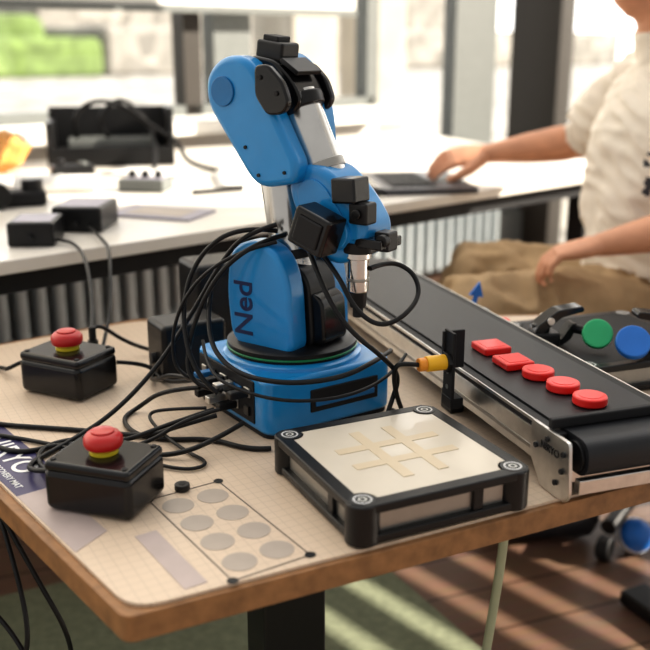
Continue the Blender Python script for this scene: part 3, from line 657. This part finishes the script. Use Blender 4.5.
def arm(S,E,W):
    m1=S.lerp(E,.5); m2=S.lerp(E,.80); loft(bm,[S.lerp(E,-.1),S,m1,m2],[.06,.070,.072,.080],20)
    seg(S,m2,.070,'shirt')
    loft(bm,[m1,m2,E,E.lerp(W,.25),E.lerp(W,.6),W,W.lerp(E,-.06)],[.050,.048,.044,.047,.039,(.031,.025),(.030,.023)],20)
    seg(m2.lerp(E,.1),E,.045,'skin'); seg(E,W,.036,'skin')
arm(Rs,Re,Rw); arm(Ls,Le,Lw)
def leg(Hp,K,An):
    loft(bm,[Hp,Hp.lerp(K,.3),Hp.lerp(K,.7),K],[.098,.104,.094,.082],24); seg(Hp,K,.09,'khaki')
    loft(bm,[K.lerp(Hp,.06),K,K.lerp(An,.3),K.lerp(An,.75),An],[.074,.082,.078,.066,.060],24); seg(K,An,.068,'khaki')
Lk,La=V((.270,1.945,.560)),V((.56,2.02,.10)); Rk,Ra=V((.330,2.27,.565)),V((.58,2.22,.10))
leg(V((.76,2.05,.53)),Lk,La); leg(V((.76,2.23,.53)),Rk,Ra)
me=remesh(bm,"body",.0075,5)
def pdist(p_,a,b_):
    ab_=b_-a; t=max(0,min(1,(p_-a).dot(ab_)/ab_.length_squared)); return (p_-(a+ab_*t)).length
order=['skin','shirt','khaki']
lab=[]
for v in me.vertices:
    best=min(caps,key=lambda c_: pdist(v.co,c_[0],c_[1])-c_[2]); lab.append(best[3])
nrm=[v.normal.copy() for v in me.vertices]
for i,v in enumerate(me.vertices):
    c=v.co.copy()
    if lab[i]=='shirt':
        f1=noise.noise(V((c.x*9,c.y*9,c.z*14))); f2=abs(noise.noise(V((c.x*14+3,c.y*14,c.z*26+c.x*20))))
        v.co+=nrm[i]*(.010*f1+.008*(1-2*f2)+.004)
    elif lab[i]=='khaki':
        f2=abs(noise.noise(V((c.x*16,c.y*18+c.x*8,c.z*18)))); v.co+=nrm[i]*(.014*noise.noise(V((c.x*11,c.y*16,c.z*16)))+.012*(1-2.4*f2)+.003*noise.noise(c*45)+.003)
for k in order: me.materials.append(M[k])
for p_ in me.polygons:
    ls=[lab[i] for i in p_.vertices]; p_.material_index=order.index(max(set(ls),key=ls.count)); p_.use_smooth=True
ob=bpy.data.objects.new("body",me); COL.objects.link(ob); ob.parent=pn
def hand(name,W,d,up,side,curl,s=1.0):
    d=V(d).normalized(); side=V(side); side=(side-d*side.dot(d)).normalized(); up=V(up); up=(up-d*up.dot(d)-side*up.dot(side)).normalized()
    bm=bmesh.new()
    loft(bm,[W-d*.03,W,W+d*.03*s,W+d*.06*s,W+d*.090*s],[(.028*s,.022*s),(.029*s,.020*s),(.038*s,.019*s),(.042*s,.017*s),(.038*s,.012*s)],24,up=up)
    for off,ln_,cu in ((.031,.070,1),(.0105,.079,1.0),(-.0115,.074,1.05),(-.031,.058,1.15)):
        off*=s; r=(.0092 if ln_>.06 else .008)*s; ln_*=s
        p_=W+d*.082*s+side*off; pts=[W+d*.05*s+side*off*.9,p_]; dd=(d+side*off*3.2).normalized(); ang=0
        for fr in (.45,.30,.25):
            ang+=curl*cu; q_=dd*math.cos(ang)-up*math.sin(ang); p_=p_+q_*ln_*fr; pts.append(p_.copy())
        loft(bm,pts,[r*1.05,r*1.05,r*.98,r*.88,r*.72],12,up=up)
    p0=W+d*.018*s+side*.022*s; p1=W+d*.052*s+side*.052*s-up*.008*s; p2=p1+(d*.9+side*.35-up*.25).normalized()*.032*s; p3=p2+(d*.95-up*.35).normalized()*.026*s
    loft(bm,[p0,p1,p2,p3],[.017*s,.0135*s,.0105*s,.0085*s],14,up=up)
    m_=remesh(bm,name,.0028,2); m_.materials.append(M['skin'])
    for p_ in m_.polygons: p_.use_smooth=True
    o=bpy.data.objects.new(name,m_); COL.objects.link(o); o.parent=pn
hand("hand_right",Rw,(-.98,.02,-.10),(0,-.45,1),(-.05,-1,-.45),.30,1.08)
hand("hand_left",Lw,(-.96,.10,-.22),(0,0,1),(.1,1,0),.50,1.05)
for sy in (-1,1):
    bm=bmesh.new(); bmesh.ops.create_uvsphere(bm,u_segments=16,v_segments=12,radius=.012); o=meshob("eye_%d"%(sy+1),bm,M['eye'],pn,True); o.location=(.612,2.13+sy*.030,1.305)
    cyl("pupil_%d"%(sy+1),.005,.002,(.600,2.13+sy*.030,1.305),M['hair'],pn,(0,pi/2,0))
    box("eyebrow_%d"%(sy+1),(.006,.028,.005),(.603,2.13+sy*.030,1.325),M['hair'],pn,b=.001)
bm=bmesh.new(); loft(bm,[(.74,2.13,1.27),(.735,2.13,1.32),(.725,2.13,1.37),(.72,2.13,1.41),(.72,2.13,1.422)],[(.078,.08),(.082,.10),(.078,.098),(.055,.07),(.02,.03)],28,up=(1,0,0))
hm=remesh(bm,"hair",.008,2)
for v in hm.vertices: v.co+=v.normal*.006*noise.noise(v.co*40)
hm.materials.append(M['hair']); 
for p_ in hm.polygons: p_.use_smooth=True
o=bpy.data.objects.new("hair",hm); COL.objects.link(o); o.parent=pn
for nme,An in (("shoe_left",La),("shoe_right",Ra)):
    bm=bmesh.new(); loft(bm,[(An.x+.07,An.y,.045),(An.x+.03,An.y,.055),(An.x-.06,An.y,.045),(An.x-.15,An.y,.035),(An.x-.19,An.y,.030)],[(.035,.04),(.040,.052),(.044,.042),(.045,.032),(.030,.024)],20)
    sm=remesh(bm,nme,.006,2); sm.materials.append(M['shoe'])
    for v in sm.vertices: v.co.z=max(.001,v.co.z)
    for p_ in sm.polygons: p_.use_smooth=True
    o=bpy.data.objects.new(nme,sm); COL.objects.link(o); o.parent=pn

# ------------------------------------------------------------ light
w=bpy.data.worlds.new("world"); scene.world=w; w.use_nodes=True; nt=w.node_tree
bg=nt.nodes["Background"]; bg.inputs["Color"].default_value=(1.0,.975,.935,1)
tc=nt.nodes.new("ShaderNodeTexCoord"); dp=nt.nodes.new("ShaderNodeVectorMath"); dp.operation='DOT_PRODUCT'; dp.inputs[1].default_value=(-.25,.92,.15)
nt.links.new(tc.outputs["Generated"],dp.inputs[0])
mr=nt.nodes.new("ShaderNodeMapRange"); mr.inputs["From Min"].default_value=-.1; mr.inputs["From Max"].default_value=.9; mr.inputs["To Min"].default_value=.56; mr.inputs["To Max"].default_value=3.2
nt.links.new(dp.outputs["Value"],mr.inputs["Value"]); nt.links.new(mr.outputs["Result"],bg.inputs["Strength"])
sd_=V((1,0,0)); el=rad(26); sv=V((sd_.x*math.cos(el),sd_.y*math.cos(el),math.sin(el)))
sl=bpy.data.lights.new("sun","SUN"); sl.energy=12; sl.angle=rad(.25); sl.color=(1,.91,.77)
so=bpy.data.objects.new("sun",sl); so.rotation_euler=sv.to_track_quat('Z','Y').to_euler(); so.location=(6,6,6); COL.objects.link(so)

# ------------------------------------------------------------ camera
cd=bpy.data.cameras.new("camera"); cam=bpy.data.objects.new("camera",cd); COL.objects.link(cam)
cam.location=(0,0,1.121); cam.rotation_euler=(rad(90-16.5),0,0); cd.sensor_width=36; cd.lens=950/650*36
cd.dof.use_dof=True; cd.dof.focus_distance=1.15; cd.dof.aperture_fstop=3.8; cd.clip_end=200
scene.camera=cam
scene.view_settings.view_transform='Standard'
try: scene.view_settings.look='Medium High Contrast'
except Exception: pass
